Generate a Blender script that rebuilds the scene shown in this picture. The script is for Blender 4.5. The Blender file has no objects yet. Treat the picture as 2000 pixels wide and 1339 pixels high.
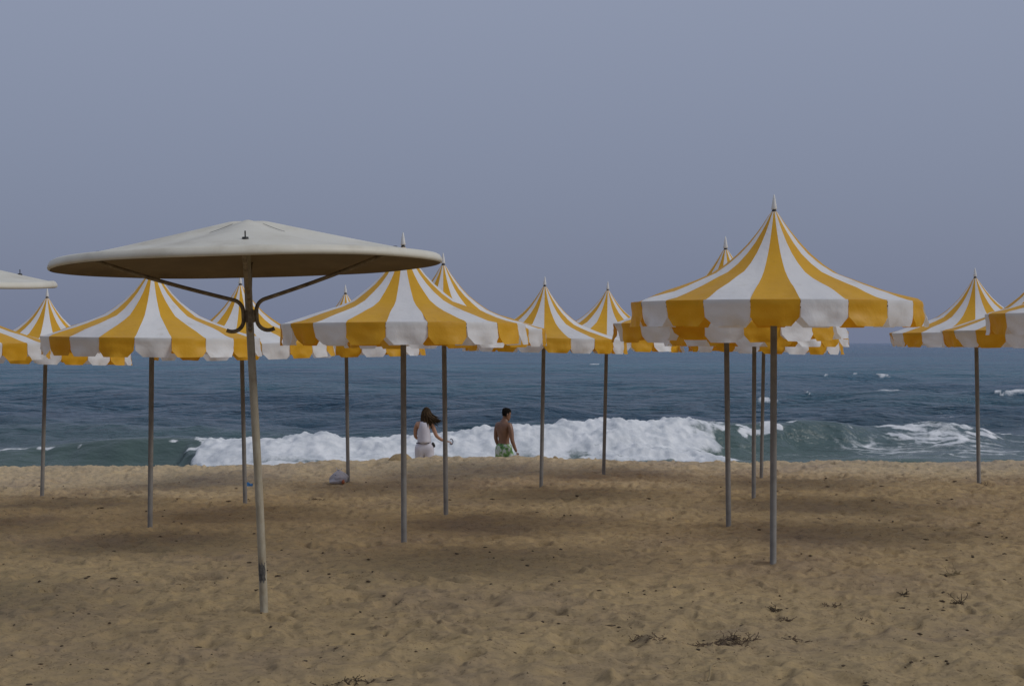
import bpy, bmesh, math, random
import numpy as np
from mathutils import Vector, Matrix, Euler

R = math.radians
SC = bpy.context.scene
COL = SC.collection

# ------------------------------------------------------------------ camera
EYE, FPX = 1.9, 2680.0            # eye height (m), focal length in photo pixels
cam_d = bpy.data.cameras.new('camera')
cam_d.sensor_width = 36.0
cam_d.lens = FPX / 2000.0 * 36.0
cam_d.clip_start, cam_d.clip_end = 0.1, 60000.0
cam = bpy.data.objects.new('camera', cam_d)
cam.location = (0, 0, EYE)
cam.rotation_euler = (R(90.0), 0, 0)
COL.objects.link(cam)
SC.camera = cam

# ------------------------------------------------------------------ sky and sun
SUN_DIR = Vector((2.70, -0.70, 2.20)).normalized()      # towards the sun
world = bpy.data.worlds.new('World')
SC.world = world
world.use_nodes = True
wn, wl = world.node_tree.nodes, world.node_tree.links
wn.clear()
w_out = wn.new('ShaderNodeOutputWorld')
w_bg = wn.new('ShaderNodeBackground')
w_sky = wn.new('ShaderNodeTexSky')
w_sky.sky_type = 'NISHITA'
w_sky.sun_disc = False
w_sky.sun_elevation = math.asin(SUN_DIR.z)
w_sky.sun_rotation = math.atan2(SUN_DIR.x, SUN_DIR.y)
w_sky.air_density = 1.2
w_sky.dust_density = 4.0
w_sky.ozone_density = 3.0
# hazy air veils the clear sky: an almost even grey blue over the whole dome
w_mix = wn.new('ShaderNodeMix')
w_mix.data_type = 'RGBA'
w_mix.inputs[0].default_value = 0.92
w_tc = wn.new('ShaderNodeTexCoord'); w_sp = wn.new('ShaderNodeSeparateXYZ'); wl.new(w_tc.outputs['Generated'], w_sp.inputs[0])
w_rp = wn.new('ShaderNodeValToRGB')           # haze thickens to a duller blue low over the sea
w_rp.color_ramp.elements[0].position = 0.0; w_rp.color_ramp.elements[0].color = (.150, .175, .256, 1)
w_rp.color_ramp.elements[1].position = 0.24; w_rp.color_ramp.elements[1].color = (.228, .257, .345, 1)
w_el = w_rp.color_ramp.elements.new(1.0); w_el.color = (.36, .39, .46, 1)
wl.new(w_sp.outputs[2], w_rp.inputs[0])
w_sc = wn.new('ShaderNodeVectorMath'); w_sc.operation = 'SCALE'; w_sc.inputs[3].default_value = 10.0
wl.new(w_rp.outputs[0], w_sc.inputs[0]); wl.new(w_sc.outputs[0], w_mix.inputs[7])
wl.new(w_sky.outputs[0], w_mix.inputs[6])
wl.new(w_mix.outputs[2], w_bg.inputs[0])
w_bg.inputs[1].default_value = 0.10
wl.new(w_bg.outputs[0], w_out.inputs[0])

sun_d = bpy.data.lights.new('sun', 'SUN')
sun_d.energy = 0.98
sun_d.angle = R(19.0)
sun_d.color = (1.0, 0.975, 0.935)
sun = bpy.data.objects.new('sun', sun_d)
sun.rotation_euler = (-SUN_DIR).to_track_quat('-Z', 'Y').to_euler()
sun.location = (0, 0, 30)
COL.objects.link(sun)

SC.view_settings.view_transform = 'Standard'
SC.view_settings.look = 'None'
SC.view_settings.gamma = 1.0
SC.view_settings.exposure = 0.23
SC.view_settings.use_curve_mapping = False
SC.render.engine = 'CYCLES'

# ------------------------------------------------------------------ helpers
def tag(o, label=None, cat=None, group=None, kind=None):
    if label: o['label'] = label
    if cat: o['category'] = cat
    if group: o['group'] = group
    if kind: o['kind'] = kind
    return o

def empty(name, loc=(0, 0, 0), rot=(0, 0, 0)):
    o = bpy.data.objects.new(name, None)
    o.location = loc
    o.rotation_euler = rot
    o.empty_display_size = 0.2
    COL.objects.link(o)
    return o

def link(name, me, mat, parent=None, smooth=True):
    o = bpy.data.objects.new(name, me)
    COL.objects.link(o)
    if mat is not None:
        if isinstance(mat, (list, tuple)):
            for m in mat: me.materials.append(m)
        elif not me.materials:
            me.materials.append(mat)
    if smooth:
        me.polygons.foreach_set('use_smooth', [True] * len(me.polygons))
    if parent is not None: o.parent = parent
    return o

def px(x, y, D):
    """photo pixel at distance D along the view axis -> point in the place"""
    return Vector(((x - 1000.0) / FPX * D, D, EYE - (y - 669.5) / FPX * D))

class MB:
    """collects verts and faces for one mesh"""
    def __init__(s): s.v, s.f = [], []
    def grid(s, rows, close=False):
        b = len(s.v); n = len(rows[0])
        for r in rows: s.v.extend([tuple(p) for p in r])
        for i in range(len(rows) - 1):
            for j in range(n if close else n - 1):
                k = (j + 1) % n
                s.f.append((b + i*n + j, b + i*n + k, b + (i+1)*n + k, b + (i+1)*n + j))
        return b
    def tube(s, pts, rad, n=10, cap=True):
        pts = [Vector(p) for p in pts]
        if not isinstance(rad, (list, tuple)): rad = [rad] * len(pts)
        up = None; rows = []
        for i, p in enumerate(pts):
            d = (pts[min(i+1, len(pts)-1)] - pts[max(i-1, 0)]).normalized()
            if up is None:
                up = Vector((0, 0, 1)) if abs(d.z) < .9 else Vector((1, 0, 0))
            a = d.cross(up).normalized(); b = a.cross(d).normalized(); up = b
            rows.append([p + (a*math.cos(2*math.pi*k/n) + b*math.sin(2*math.pi*k/n)) * rad[i] for k in range(n)])
        base = s.grid(rows, close=True)
        if cap:
            s.f.append(tuple(base + k for k in range(n)))
            s.f.append(tuple(base + (len(rows)-1)*n + k for k in reversed(range(n))))
    def lathe(s, prof, n=24, cx=0, cy=0):
        s.grid([[(cx + r*math.cos(2*math.pi*k/n), cy + r*math.sin(2*math.pi*k/n), z) for k in range(n)] for r, z in prof], close=True)
    def mesh(s, name):
        me = bpy.data.meshes.new(name)
        me.from_pydata(s.v, [], s.f)
        me.update()
        return me
    def build(s, name, mat, parent=None, smooth=True):
        return link(name, s.mesh(name), mat, parent, smooth)

# vectorised gradient noise
_rng = np.random.RandomState(7)
_perm = np.concatenate([_rng.permutation(512)] * 2)
_ga = _rng.rand(512) * 2 * np.pi
_gx, _gy = np.cos(_ga), np.sin(_ga)
def pn(x, y, seed=0):
    x = np.asarray(x, float) + seed * 17.31; y = np.asarray(y, float) + seed * 9.77
    xi, yi = np.floor(x).astype(np.int64), np.floor(y).astype(np.int64)
    xf, yf = x - xi, y - yi
    u = xf*xf*xf*(xf*(xf*6 - 15) + 10); v = yf*yf*yf*(yf*(yf*6 - 15) + 10)
    def g(i, j, dx, dy):
        h = _perm[(_perm[i & 511] + j) & 511]
        return _gx[h]*dx + _gy[h]*dy
    n00 = g(xi, yi, xf, yf); n10 = g(xi+1, yi, xf-1, yf)
    n01 = g(xi, yi+1, xf, yf-1); n11 = g(xi+1, yi+1, xf-1, yf-1)
    return ((n00*(1-u) + n10*u)*(1-v) + (n01*(1-u) + n11*u)*v) * 1.5
def hash2(i, j, k):
    return _perm[(_perm[(_perm[i & 511] + j) & 511] + k * 37) & 511] / 511.0
def sstep(a, b, x):
    t = np.clip((x - a) / (b - a), 0, 1)
    return t*t*(3 - 2*t)

# ------------------------------------------------------------------ materials
def new_mat(name):
    m = bpy.data.materials.new(name)
    m.use_nodes = True
    nt = m.node_tree
    b = nt.nodes['Principled BSDF']
    return m, nt, b, nt.nodes, nt.links

def noise(nt, scale, detail=4, rough=.6, coord='Object', vscale=None):
    tc = nt.nodes.new('ShaderNodeTexCoord')
    t = nt.nodes.new('ShaderNodeTexNoise')
    t.inputs['Scale'].default_value = scale
    t.inputs['Detail'].default_value = detail
    t.inputs['Roughness'].default_value = rough
    if vscale:
        mp = nt.nodes.new('ShaderNodeMapping')
        mp.inputs['Scale'].default_value = vscale
        nt.links.new(tc.outputs[coord], mp.inputs[0]); nt.links.new(mp.outputs[0], t.inputs['Vector'])
    else:
        nt.links.new(tc.outputs[coord], t.inputs['Vector'])
    return t

def ramp(nt, src, stops):
    r = nt.nodes.new('ShaderNodeValToRGB')
    e = r.color_ramp.elements
    while len(e) < len(stops): e.new(.5)
    for el, (p, c) in zip(e, stops):
        el.position = p; el.color = (*c, 1) if len(c) == 3 else c
    nt.links.new(src, r.inputs[0])
    return r

def bump(nt, src, strength, dist):
    b = nt.nodes.new('ShaderNodeBump')
    b.inputs['Strength'].default_value = strength
    b.inputs['Distance'].default_value = dist
    nt.links.new(src, b.inputs['Height'])
    return b

def simple(name, c0, c1, scale=6, rough=.6, metal=0, bstr=.15, bdist=.005, bscale=60):
    m, nt, b, n, l = new_mat(name)
    t = noise(nt, scale)
    r = ramp(nt, t.outputs[0], [(.3, c0), (.7, c1)])
    l.new(r.outputs[0], b.inputs['Base Color'])
    b.inputs['Roughness'].default_value = rough
    b.inputs['Metallic'].default_value = metal
    bp = bump(nt, noise(nt, bscale).outputs[0], bstr, bdist)
    l.new(bp.outputs[0], b.inputs['Normal'])
    return m

def canvas(name, c0, c1, tc, tfac):
    """woven awning cloth: lit from both sides, some light comes through"""
    m, nt, b, n, l = new_mat(name)
    r = ramp(nt, noise(nt, 3.0, 5).outputs[0], [(.3, c0), (.65, c1)])
    oi = n.new('ShaderNodeObjectInfo')
    rf = ramp(nt, oi.outputs['Random'], [(0, (.90, .90, .91)), (1, (1.05, 1.05, 1.04))])
    st = ramp(nt, noise(nt, 5.5, 6, .7, vscale=(1, 1, .5)).outputs[0], [(.28, (.84, .82, .78)), (.44, (1, 1, 1))])
    m1 = n.new('ShaderNodeMix'); m1.data_type = 'RGBA'; m1.blend_type = 'MULTIPLY'; m1.inputs[0].default_value = 1
    m2 = n.new('ShaderNodeMix'); m2.data_type = 'RGBA'; m2.blend_type = 'MULTIPLY'; m2.inputs[0].default_value = 1
    l.new(r.outputs[0], m1.inputs[6]); l.new(rf.outputs[0], m1.inputs[7])
    l.new(m1.outputs[2], m2.inputs[6]); l.new(st.outputs[0], m2.inputs[7])
    l.new(m2.outputs[2], b.inputs['Base Color'])
    b.inputs['Roughness'].default_value = .5
    b.inputs['Specular IOR Level'].default_value = .4
    bp = bump(nt, noise(nt, 11, 4, .6, vscale=(1, 1, .6)).outputs[0], .45, .018)
    l.new(bp.outputs[0], b.inputs['Normal'])
    tr = n.new('ShaderNodeBsdfTranslucent'); tr.inputs[0].default_value = (*tc, 1)
    mx = n.new('ShaderNodeMixShader'); mx.inputs[0].default_value = tfac
    l.new(b.outputs[0], mx.inputs[1]); l.new(tr.outputs[0], mx.inputs[2])
    l.new(mx.outputs[0], n['Material Output'].inputs[0])
    return m

M_YEL = canvas('yellow_canvas', (.74, .405, .016), (.82, .465, .022), (.90, .36, .008), .31)
M_WHT = canvas('white_canvas', (.82, .83, .85), (.87, .88, .89), (.82, .80, .76), .29)
M_POLE = simple('galvanised_steel', (.15, .14, .125), (.22, .21, .19), 9, .7, 0.0)
M_FIN = simple('white_plastic', (.62, .62, .60), (.72, .72, .70), 8, .4)
M_BLK = simple('black_rubber', (.012, .012, .012), (.025, .024, .022), 8, .6)

# ------------------------------------------------------------------ parasol layout (photo pixels -> places)
# pole foot x, foot y, apex x, scale against the nearest one, phase of the stripes (deg; 0 = yellow panel towards the camera), label
P_FULL = 710.0
D0 = 11.9
PAR = [
 (1510, 1097, 1511, 1.000, 0.5, 'largest striped parasol, right of centre, its whole canopy in view above a thick pole'),
 (789, 1066, 787, .855, 19.5, 'striped parasol whose peak is hidden behind the right edge of the big white parasol'),
 (293, 1035, 299, .745, 18.5, 'striped parasol under the left half of the big white parasol, peak hidden by it'),
 (871, 1003, 866, .710, 8.0, 'striped parasol whose thin pole stands just right of the woman'),
 (479, 987, 471, .630, 3.0, 'striped parasol directly behind the bent arms and pole of the big white parasol'),
 (680, 943, 675, .540, 2.0, 'striped parasol showing only a small tip, its pole beside the plastic bag'),
 (1057, 953, 1064, .577, 9.0, 'striped parasol right of the shirtless man, left of a farther pair'),
 (1179, 925, 1187, .524, -9.0, 'small far striped parasol between the man and the largest parasol, its pole nearest the surf'),
 (1423, 1028, 1416, .790, 17.0, 'striped parasol close behind the largest one, its tip peeping out on the left'),
 (1472, 970, 1474, .640, 15.0, 'striped parasol hidden behind the largest one, its pole between two others'),
 (1487, 934, 1493, .535, 6.0, 'striped parasol hidden behind the largest one, with the farthest and thinnest pole'),
 (1912, 945, 1904, .589, -9.5, 'striped parasol at right with full peak and finial against the sky'),
 (82, 973, 90, .573, 19.0, 'small striped parasol at far left below the corner of a white parasol'),
 (-108, 1016, -104, .690, 4.0, 'striped parasol cut by the left edge of the picture'),
 (2045, 1004, 2043, .710, 6.0, 'lower of two striped parasols cut by the right edge of the picture'),
 (2180, 1052, 2178, .870, 10.0, 'higher and nearer of two striped parasols cut by the right edge'),
]
FEET = []
for (bx, by, ax, k, ph, lab) in PAR:
    D = D0 / k
    FEET.append(px(bx, by, D))

# ------------------------------------------------------------------ the beach
YC = 25.0      # the berm crest, beyond it the sand drops to the water
CREST = [(-2000, 914), (0, 911), (400, 908), (600, 904), (780, 898), (900, 896), (1000, 894), (1090, 897), (1300, 901), (1500, 904), (1700, 903), (2000, 900), (4000, 900)]
_ctrl = [(p.x, p.y, p.z) for p in FEET] + [(x, 9.6, 0.0) for x in (-4, -1.7, 1, 4)] + [(x, 7.0, 0.02) for x in (-3, 0, 3)]
_ctrl = np.array(_ctrl)
_A = np.c_[np.ones(len(_ctrl)), _ctrl[:, 0], _ctrl[:, 1]]
_pl = np.linalg.lstsq(_A, _ctrl[:, 2], rcond=None)[0]
_res = _ctrl[:, 2] - _A @ _pl
_cx = np.array([(c[0] - 1000) / FPX * YC for c in CREST])
_cz = np.array([EYE - (c[1] - 669.5) / FPX * YC for c in CREST])

def ground_base(x, y):
    x = np.asarray(x, float); y = np.asarray(y, float)
    xc = np.clip(x, -13, 13); yc = np.clip(y, 5, 24)
    z = _pl[0] + _pl[1]*xc + _pl[2]*yc
    num = np.zeros_like(z); den = np.full_like(z, .25)
    for (a, b, _), r in zip(_ctrl, _res):
        w = np.exp(-((xc - a)**2 + (yc - b)**2) / (2 * 1.5**2))
        num += w*r; den += w
    z = z + num/den
    zc = np.interp(x, _cx, _cz)
    t = sstep(22.6, 24.9, y)
    z = z*(1 - t) + zc*t
    # the seaward slope
    yy = y + .35*pn(x*.25, y*0, 3)
    drop = np.interp(yy, [25.0, 25.5, 26.2, 27.2, 28.2, 31.5, 36, 60], [0, .05, .33, .70, .90, 1.35, 2.2, 3.0])
    z = z - drop*(1 + 0*x)
    return z

def pits(x, y, cell, seed, rad, depth):
    """foot dents with a pushed up rim, one per jittered cell"""
    ci, cj = np.floor(x/cell).astype(np.int64), np.floor(y/cell).astype(np.int64)
    out = np.zeros_like(x)
    for di in (-1, 0, 1):
        for dj in (-1, 0, 1):
            i, j = ci + di, cj + dj
            hx, hy = hash2(i, j, seed), hash2(i, j, seed+1)
            ha, hs, hd = hash2(i, j, seed+2)*np.pi, hash2(i, j, seed+3), hash2(i, j, seed+4)
            dx, dy = x - (i + hx)*cell, y - (j + hy)*cell
            ca, sa = np.cos(ha), np.sin(ha)
            u = (dx*ca + dy*sa); v = (-dx*sa + dy*ca)*1.7
            r = rad*(.55 + .8*hs)
            q = np.sqrt(u*u + v*v)/r
            f = -np.exp(-(q*1.15)**4) + .42*np.exp(-((q - 1.25)/.33)**2)
            out += f*depth*np.clip(hd*1.5 - .3, 0, 1)*(r/rad)
    return out

def ground(x, y, spacing=0.02):
    x = np.asarray(x, float); y = np.asarray(y, float)
    z = ground_base(x, y)
    xx = x + .10*pn(x*2.2, y*2.2, 21); yy = y + .10*pn(x*2.2, y*2.2, 22)
    far = 1 + .25*sstep(14, 22, y)
    wet = 1 - .8*sstep(27, 30, y)
    d = .022*pn(x/1.3, y/1.1, 1) + .020*pn(x/.55, y/.45, 2)
    d = d + .026*pn(xx/.22, yy/.15, 4) + .015*pn(xx/.10, yy/.07, 5)
    d = d + pits(xx, yy, .42, 3, .15, .034) + pits(xx, yy, .27, 11, .085, .020)
    d = d + pits(x, y, .15, 29, .040, .014) + .5*pits(xx, yy, .9, 19, .27, .05) + .012*pn(xx/.36, yy/.28, 6)
    for p in FEET:                                        # sand heaped a little round each pole
        d = d + .010*np.exp(-((x - p.x)**2 + (y - p.y)**2)/(2*.16**2))
    return z + d*far*wet

def grid_mesh(name, X, Y, Z):
    nr, nc = X.shape
    me = bpy.data.meshes.new(name)
    co = np.stack([X, Y, Z], -1).reshape(-1, 3).astype(np.float32)
    me.vertices.add(nr*nc); me.vertices.foreach_set('co', co.ravel())
    i, j = np.meshgrid(np.arange(nr-1), np.arange(nc-1), indexing='ij')
    a = (i*nc + j).ravel()
    q = np.stack([a, a+1, a+nc+1, a+nc], -1).astype(np.int32)
    me.loops.add(q.size); me.loops.foreach_set('vertex_index', q.ravel())
    me.polygons.add(len(q)); me.polygons.foreach_set('loop_start', np.arange(0, q.size, 4, dtype=np.int32))
    me.update(calc_edges=True)
    me.polygons.foreach_set('use_smooth', np.ones(len(q), dtype=bool))
    return me

def spread(inner, n_in, steps):
    s = np.linspace(-inner, inner, n_in)
    o = inner + np.cumsum(steps)
    return np.concatenate([-o[::-1], s, o])

def sand_material():
    m, nt, b, n, l = new_mat('beach_sand')
    t1 = noise(nt, .55, 5, .6)
    t2 = noise(nt, 6.0, 8, .78, vscale=(.8, 1.2, 1))
    r1 = ramp(nt, t1.outputs[0], [(.34, (.352, .266, .164)), (.5, (.400, .300, .166)), (.66, (.442, .332, .182))])
    r2 = ramp(nt, t2.outputs[0], [(.30, (.64, .65, .72)), (.47, (.96, .96, .98)), (.70, (1.12, 1.09, 1.0))])  # grey patches paint the shaded sides of small lumps into the colour
    mx = n.new('ShaderNodeMix'); mx.data_type = 'RGBA'; mx.blend_type = 'MULTIPLY'; mx.inputs[0].default_value = 1
    l.new(r1.outputs[0], mx.inputs[6]); l.new(r2.outputs[0], mx.inputs[7])
    # coarse dry grains, paler on the berm crest
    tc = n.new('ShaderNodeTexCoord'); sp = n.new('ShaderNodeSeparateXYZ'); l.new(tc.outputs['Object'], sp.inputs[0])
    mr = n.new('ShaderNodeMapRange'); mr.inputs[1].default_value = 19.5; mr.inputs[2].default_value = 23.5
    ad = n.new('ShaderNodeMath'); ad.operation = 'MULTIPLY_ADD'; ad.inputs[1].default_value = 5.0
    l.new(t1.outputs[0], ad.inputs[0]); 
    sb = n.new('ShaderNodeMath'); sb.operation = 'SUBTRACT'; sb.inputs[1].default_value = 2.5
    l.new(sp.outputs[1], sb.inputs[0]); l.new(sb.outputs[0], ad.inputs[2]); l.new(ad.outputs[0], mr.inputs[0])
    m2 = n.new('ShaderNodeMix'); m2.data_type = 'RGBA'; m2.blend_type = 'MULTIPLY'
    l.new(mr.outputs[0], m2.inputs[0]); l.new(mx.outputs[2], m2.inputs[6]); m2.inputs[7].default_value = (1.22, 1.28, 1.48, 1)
    t4 = noise(nt, 17.0, 6, .75, vscale=(.8, 1.2, 1))
    r4 = ramp(nt, t4.outputs[0], [(.33, (.66, .65, .66)), (.47, (1, 1, 1)), (.68, (1.10, 1.08, 1.04))])
    m5 = n.new('ShaderNodeMix'); m5.data_type = 'RGBA'; m5.blend_type = 'MULTIPLY'; m5.inputs[0].default_value = .9
    l.new(m2.outputs[2], m5.inputs[6]); l.new(r4.outputs[0], m5.inputs[7]); m2 = m5
    # fine dark grit
    t3 = noise(nt, 55, 2, .5)
    r3 = ramp(nt, t3.outputs[0], [(.30, (.55, .5, .47)), (.37, (1, 1, 1))])
    m3 = n.new('ShaderNodeMix'); m3.data_type = 'RGBA'; m3.blend_type = 'MULTIPLY'; m3.inputs[0].default_value = .8
    l.new(m2.outputs[2], m3.inputs[6]); l.new(r3.outputs[0], m3.inputs[7])
    l.new(m3.outputs[2], b.inputs['Base Color'])
    b.inputs['Roughness'].default_value = .95
    b.inputs['Specular IOR Level'].default_value = .1
    bp = bump(nt, noise(nt, 20, 8, .78).outputs[0], .8, .03)
    l.new(bp.outputs[0], b.inputs['Normal'])
    return m

s = spread(1.15, 860, np.array([.01, .02, .05, .1, .2, .4, .8, 1.5, 3, 6, 12, 24]))
ys = np.concatenate([[-60, -30, -12, -5, 0, 3, 5, 6.2], np.linspace(6.8, 10, 130), np.linspace(10, 16, 190)[1:], np.linspace(16, 26, 190)[1:], np.linspace(26, 34, 30)[1:], np.linspace(34, 60, 10)[1:]])
S, Y = np.meshgrid(s, ys)
X = S * (.6 + .40*np.clip(Y, 6, 40))
sand = link('beach_ground', grid_mesh('beach_ground', X, Y, ground(X, Y)), sand_material())
tag(sand, 'rumpled tan sand beach sloping down to the sea', None, None, 'structure')

# ------------------------------------------------------------------ the sea
SEA = -1.70
# crest line of the breaking wave: photo x, crest y, distance, foam (0..1)
BRK = [(-900, 872, 41.0, .25), (-150, 874, 41.0, .35), (60, 871, 41.0, .35), (140, 862, 41, .15), (230, 854, 41, .10), (300, 853, 41, .08), (355, 854, 41, .12), (390, 856, 41, .45), (415, 857, 41, 1), (510, 855, 41, 1),
       (570, 849, 41, 1), (640, 844, 41.2, 1), (690, 851, 41.5, 1), (780, 851, 42, 1), (870, 837, 42.5, 1), (960, 836, 43, 1), (1050, 826, 43.5, 1),
       (1130, 823, 44, 1), (1200, 817, 44.5, 1), (1290, 818, 45, 1), (1350, 817, 45.5, .95), (1400, 823, 46, .50), (1460, 828, 46.5, .42), (1535, 827, 47, .5),
       (1560, 822, 47.2, .05), (1640, 827, 48, .05), (1700, 836, 49, .25), (1760, 836, 49.5, .6), (1830, 826, 50, .75), (1890, 832, 50.5, .6), (1950, 846, 51, .3), (2100, 850, 52, .3), (2900, 850, 55, .4)]
bk = np.array(BRK, float)
bX = (bk[:, 0] - 1000)/FPX*bk[:, 2]; bD = bk[:, 2]; bF = bk[:, 3]
bH = EYE - (bk[:, 1] - 669.5)/FPX*bk[:, 2] - SEA

# farther swells: photo x0, x1, crest y, distance, height, foam patches (x, half width px)
SWELL = [(1520, 1880, 769, 84, .55, [(1577, 4), (1730, 26)]), (1870, 2150, 768, 90, .5, [(1985, 40), (1945, 10)]), (1480, 1770, 735, 137, .55, [(1724, 17), (1608, 5), (1672, 6)]),
         (1280, 1560, 782, 77, .30, [(1500, 22)]), (1130, 1200, 712, 215, .5, [(1161, 12)]), (180, 520, 772, 85, .3, []), (700, 1150, 775, 82, .35, []),
         (250, 700, 812, 58, .22, []), (1600, 2100, 806, 60, .35, [(1830, 16), (1868, 14)]), (1000, 1400, 800, 64, .28, [])]

def sea_surface(X, Y, sp):
    def oct_(lx, ly, seed, amp):
        w = np.clip((ly/np.maximum(sp, 1e-3) - 2.0)/2.0, 0, 1)
        return amp*w*pn(X/lx + .12*Y/ly, Y/ly, seed)
    calm = .45 + .55*sstep(44, 60, Y)
    z = (oct_(17, 6.0, 31, .45) + oct_(8, 2.8, 32, .40))*calm
    z = z + oct_(60, 24, 36, .30)*sstep(70, 160, Y)
    z = z + oct_(3.4, 1.25, 33, .17) + oct_(1.4, .60, 34, .075) + oct_(.5, .32, 35, .02)
    foam = np.zeros_like(X)
    # the breaker
    wob = .5*pn(X*.35, X*0 + 3.3, 41) + .25*pn(X*1.1, X*0 + 1.3, 42)
    yc = np.interp(X, bX, bD) + wob*.6
    h = np.interp(X, bX, bH); F = np.interp(X + .55*pn(X/.9, Y/1.2, 43) + .25*pn(X/.35, Y/.6, 44), bX, bF)
    d = Y - yc
    back = np.exp(-(np.maximum(d, 0)/2.6)**1.6)
    wf = .70 + 1.45*F
    front = np.exp(-(np.maximum(-d, 0)/wf)**2.2)
    prof = np.where(d > 0, back, front)
    near = np.exp(-(d/7.0)**2)
    z = z*(1 - .75*near)
    lump = .55*pn(X/.95, Y/.8, 51) + .38*pn(X/.42, Y/.36, 52) + .26*pn(X/.2, Y/.17, 53) + .14*pn(X/.1, Y/.09, 59)
    crestvar = 1 + F*(.12*pn(X/1.6, Y/2, 54) + .07*pn(X/.4, Y/.6, 55) + .06*pn(X/.17, Y/.3, 60))
    z = z + h*prof*crestvar - .10*np.exp(-((d + 3.2)/1.2)**2)*(1 - F)
    fz = F*sstep(.9, .1, d)*sstep(-4.6, -3.2, d + .7*pn(X/1.5, Y/1.2, 56))
    strong = sstep(.55, .95, F)
    part = (1 - strong)*sstep(.0, .25, F + .55*pn(X/.8, Y/.5, 57) + .2*pn(X/.3, Y/.25, 58) - .34 - .25*np.abs(d + .3))
    holes = 1 - .75*sstep(-1.6, -3.0, d)*sstep(-.05, .25, pn(X/1.3, Y/.45, 46) + .4*pn(X/.4, Y/.2, 47))
    foam = np.maximum(foam, strong*fz*holes)
    foam = np.maximum(foam, part*sstep(.8, .2, d)*sstep(-2.4, -1.2, d)*.9)
    z = z + foam*lump*.11*sstep(-4.6, -1.0, d)
    # second rank of white water in front, right of the middle
    x2 = (X - (1290 - 1000)/FPX*42.0)
    f2 = np.exp(-(x2/2.3)**4)*np.exp(-((Y - 42.0 + .05*x2)/.9)**2)
    z = z + f2*(.22 + .22*lump)
    foam = np.maximum(foam, sstep(.25, .6, f2 + .25*pn(X/.7, Y/.5, 61)))
    # lace of old foam on the water before the breaker
    web = 1 - np.abs(pn(X/2.2 + .6*pn(X/1.5, Y/1.0, 62), Y/.9, 63))*3.2
    web2 = 1 - np.abs(pn(X/.9 + .6*pn(X/.8, Y/.5, 64), Y/.45, 65))*3.0
    zone = sstep(-9, -5, d)*sstep(.5, -1.5, d)*sstep(36.5, 38, Y)
    zr = .12 + .10*sstep(-9, -3, X) + .65*np.exp(-((X - 15.2)/4.5)**2)
    lace = zone*zr*np.clip(np.maximum(web, web2*.8), 0, 1)*(.65 + .7*pn(X/3, Y/1.6, 66))
    foam = np.maximum(foam, np.clip(lace*1.15, 0, .8))
    # milky band lying behind the wave on the left
    # farther swells and their small white caps
    for (x0, x1, cy, D, hh, caps) in SWELL:
        xm, hw = ((x0 + x1)/2 - 1000)/FPX*D, (x1 - x0)/2/FPX*D
        e = np.exp(-((X - xm)/hw)**4)
        dd = Y - D - .03*hw*np.sin((X - xm)/hw*2.2) - .5*pn(X*.3, X*0 + D, 71)
        wb, wfr = D*.035 + .6, D*.018 + .3
        p = np.where(dd > 0, np.exp(-(np.maximum(dd, 0)/wb)**1.6), np.exp(-(np.maximum(-dd, 0)/wfr)**2))
        z = z + hh*e*p
        for (fx, fw) in caps:
            fxm, fhw = (fx - 1000)/FPX*D, fw/FPX*D
            q = np.exp(-((X - fxm)/fhw)**2 - ((dd + wfr*.15)/(wfr*.34))**2)
            ff = sstep(.30, .65, q + .35*pn(X/(fhw*.5 + .1), Y/.5, 72))
            z = z + .05*ff*(1 + pn(X/.6, Y/.6, 73))
            foam = np.maximum(foam, .8*ff*q**.4)
    # swash at the edge
    sw = sstep(33.8, 32.6, Y + .8*pn(X/2.5, X*0, 75)) * (.5 + .6*pn(X/.8, Y/.4, 76))
    foam = np.maximum(foam, np.clip(sw, 0, 1))
    return z + SEA, np.clip(foam, 0, 1)

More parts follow.
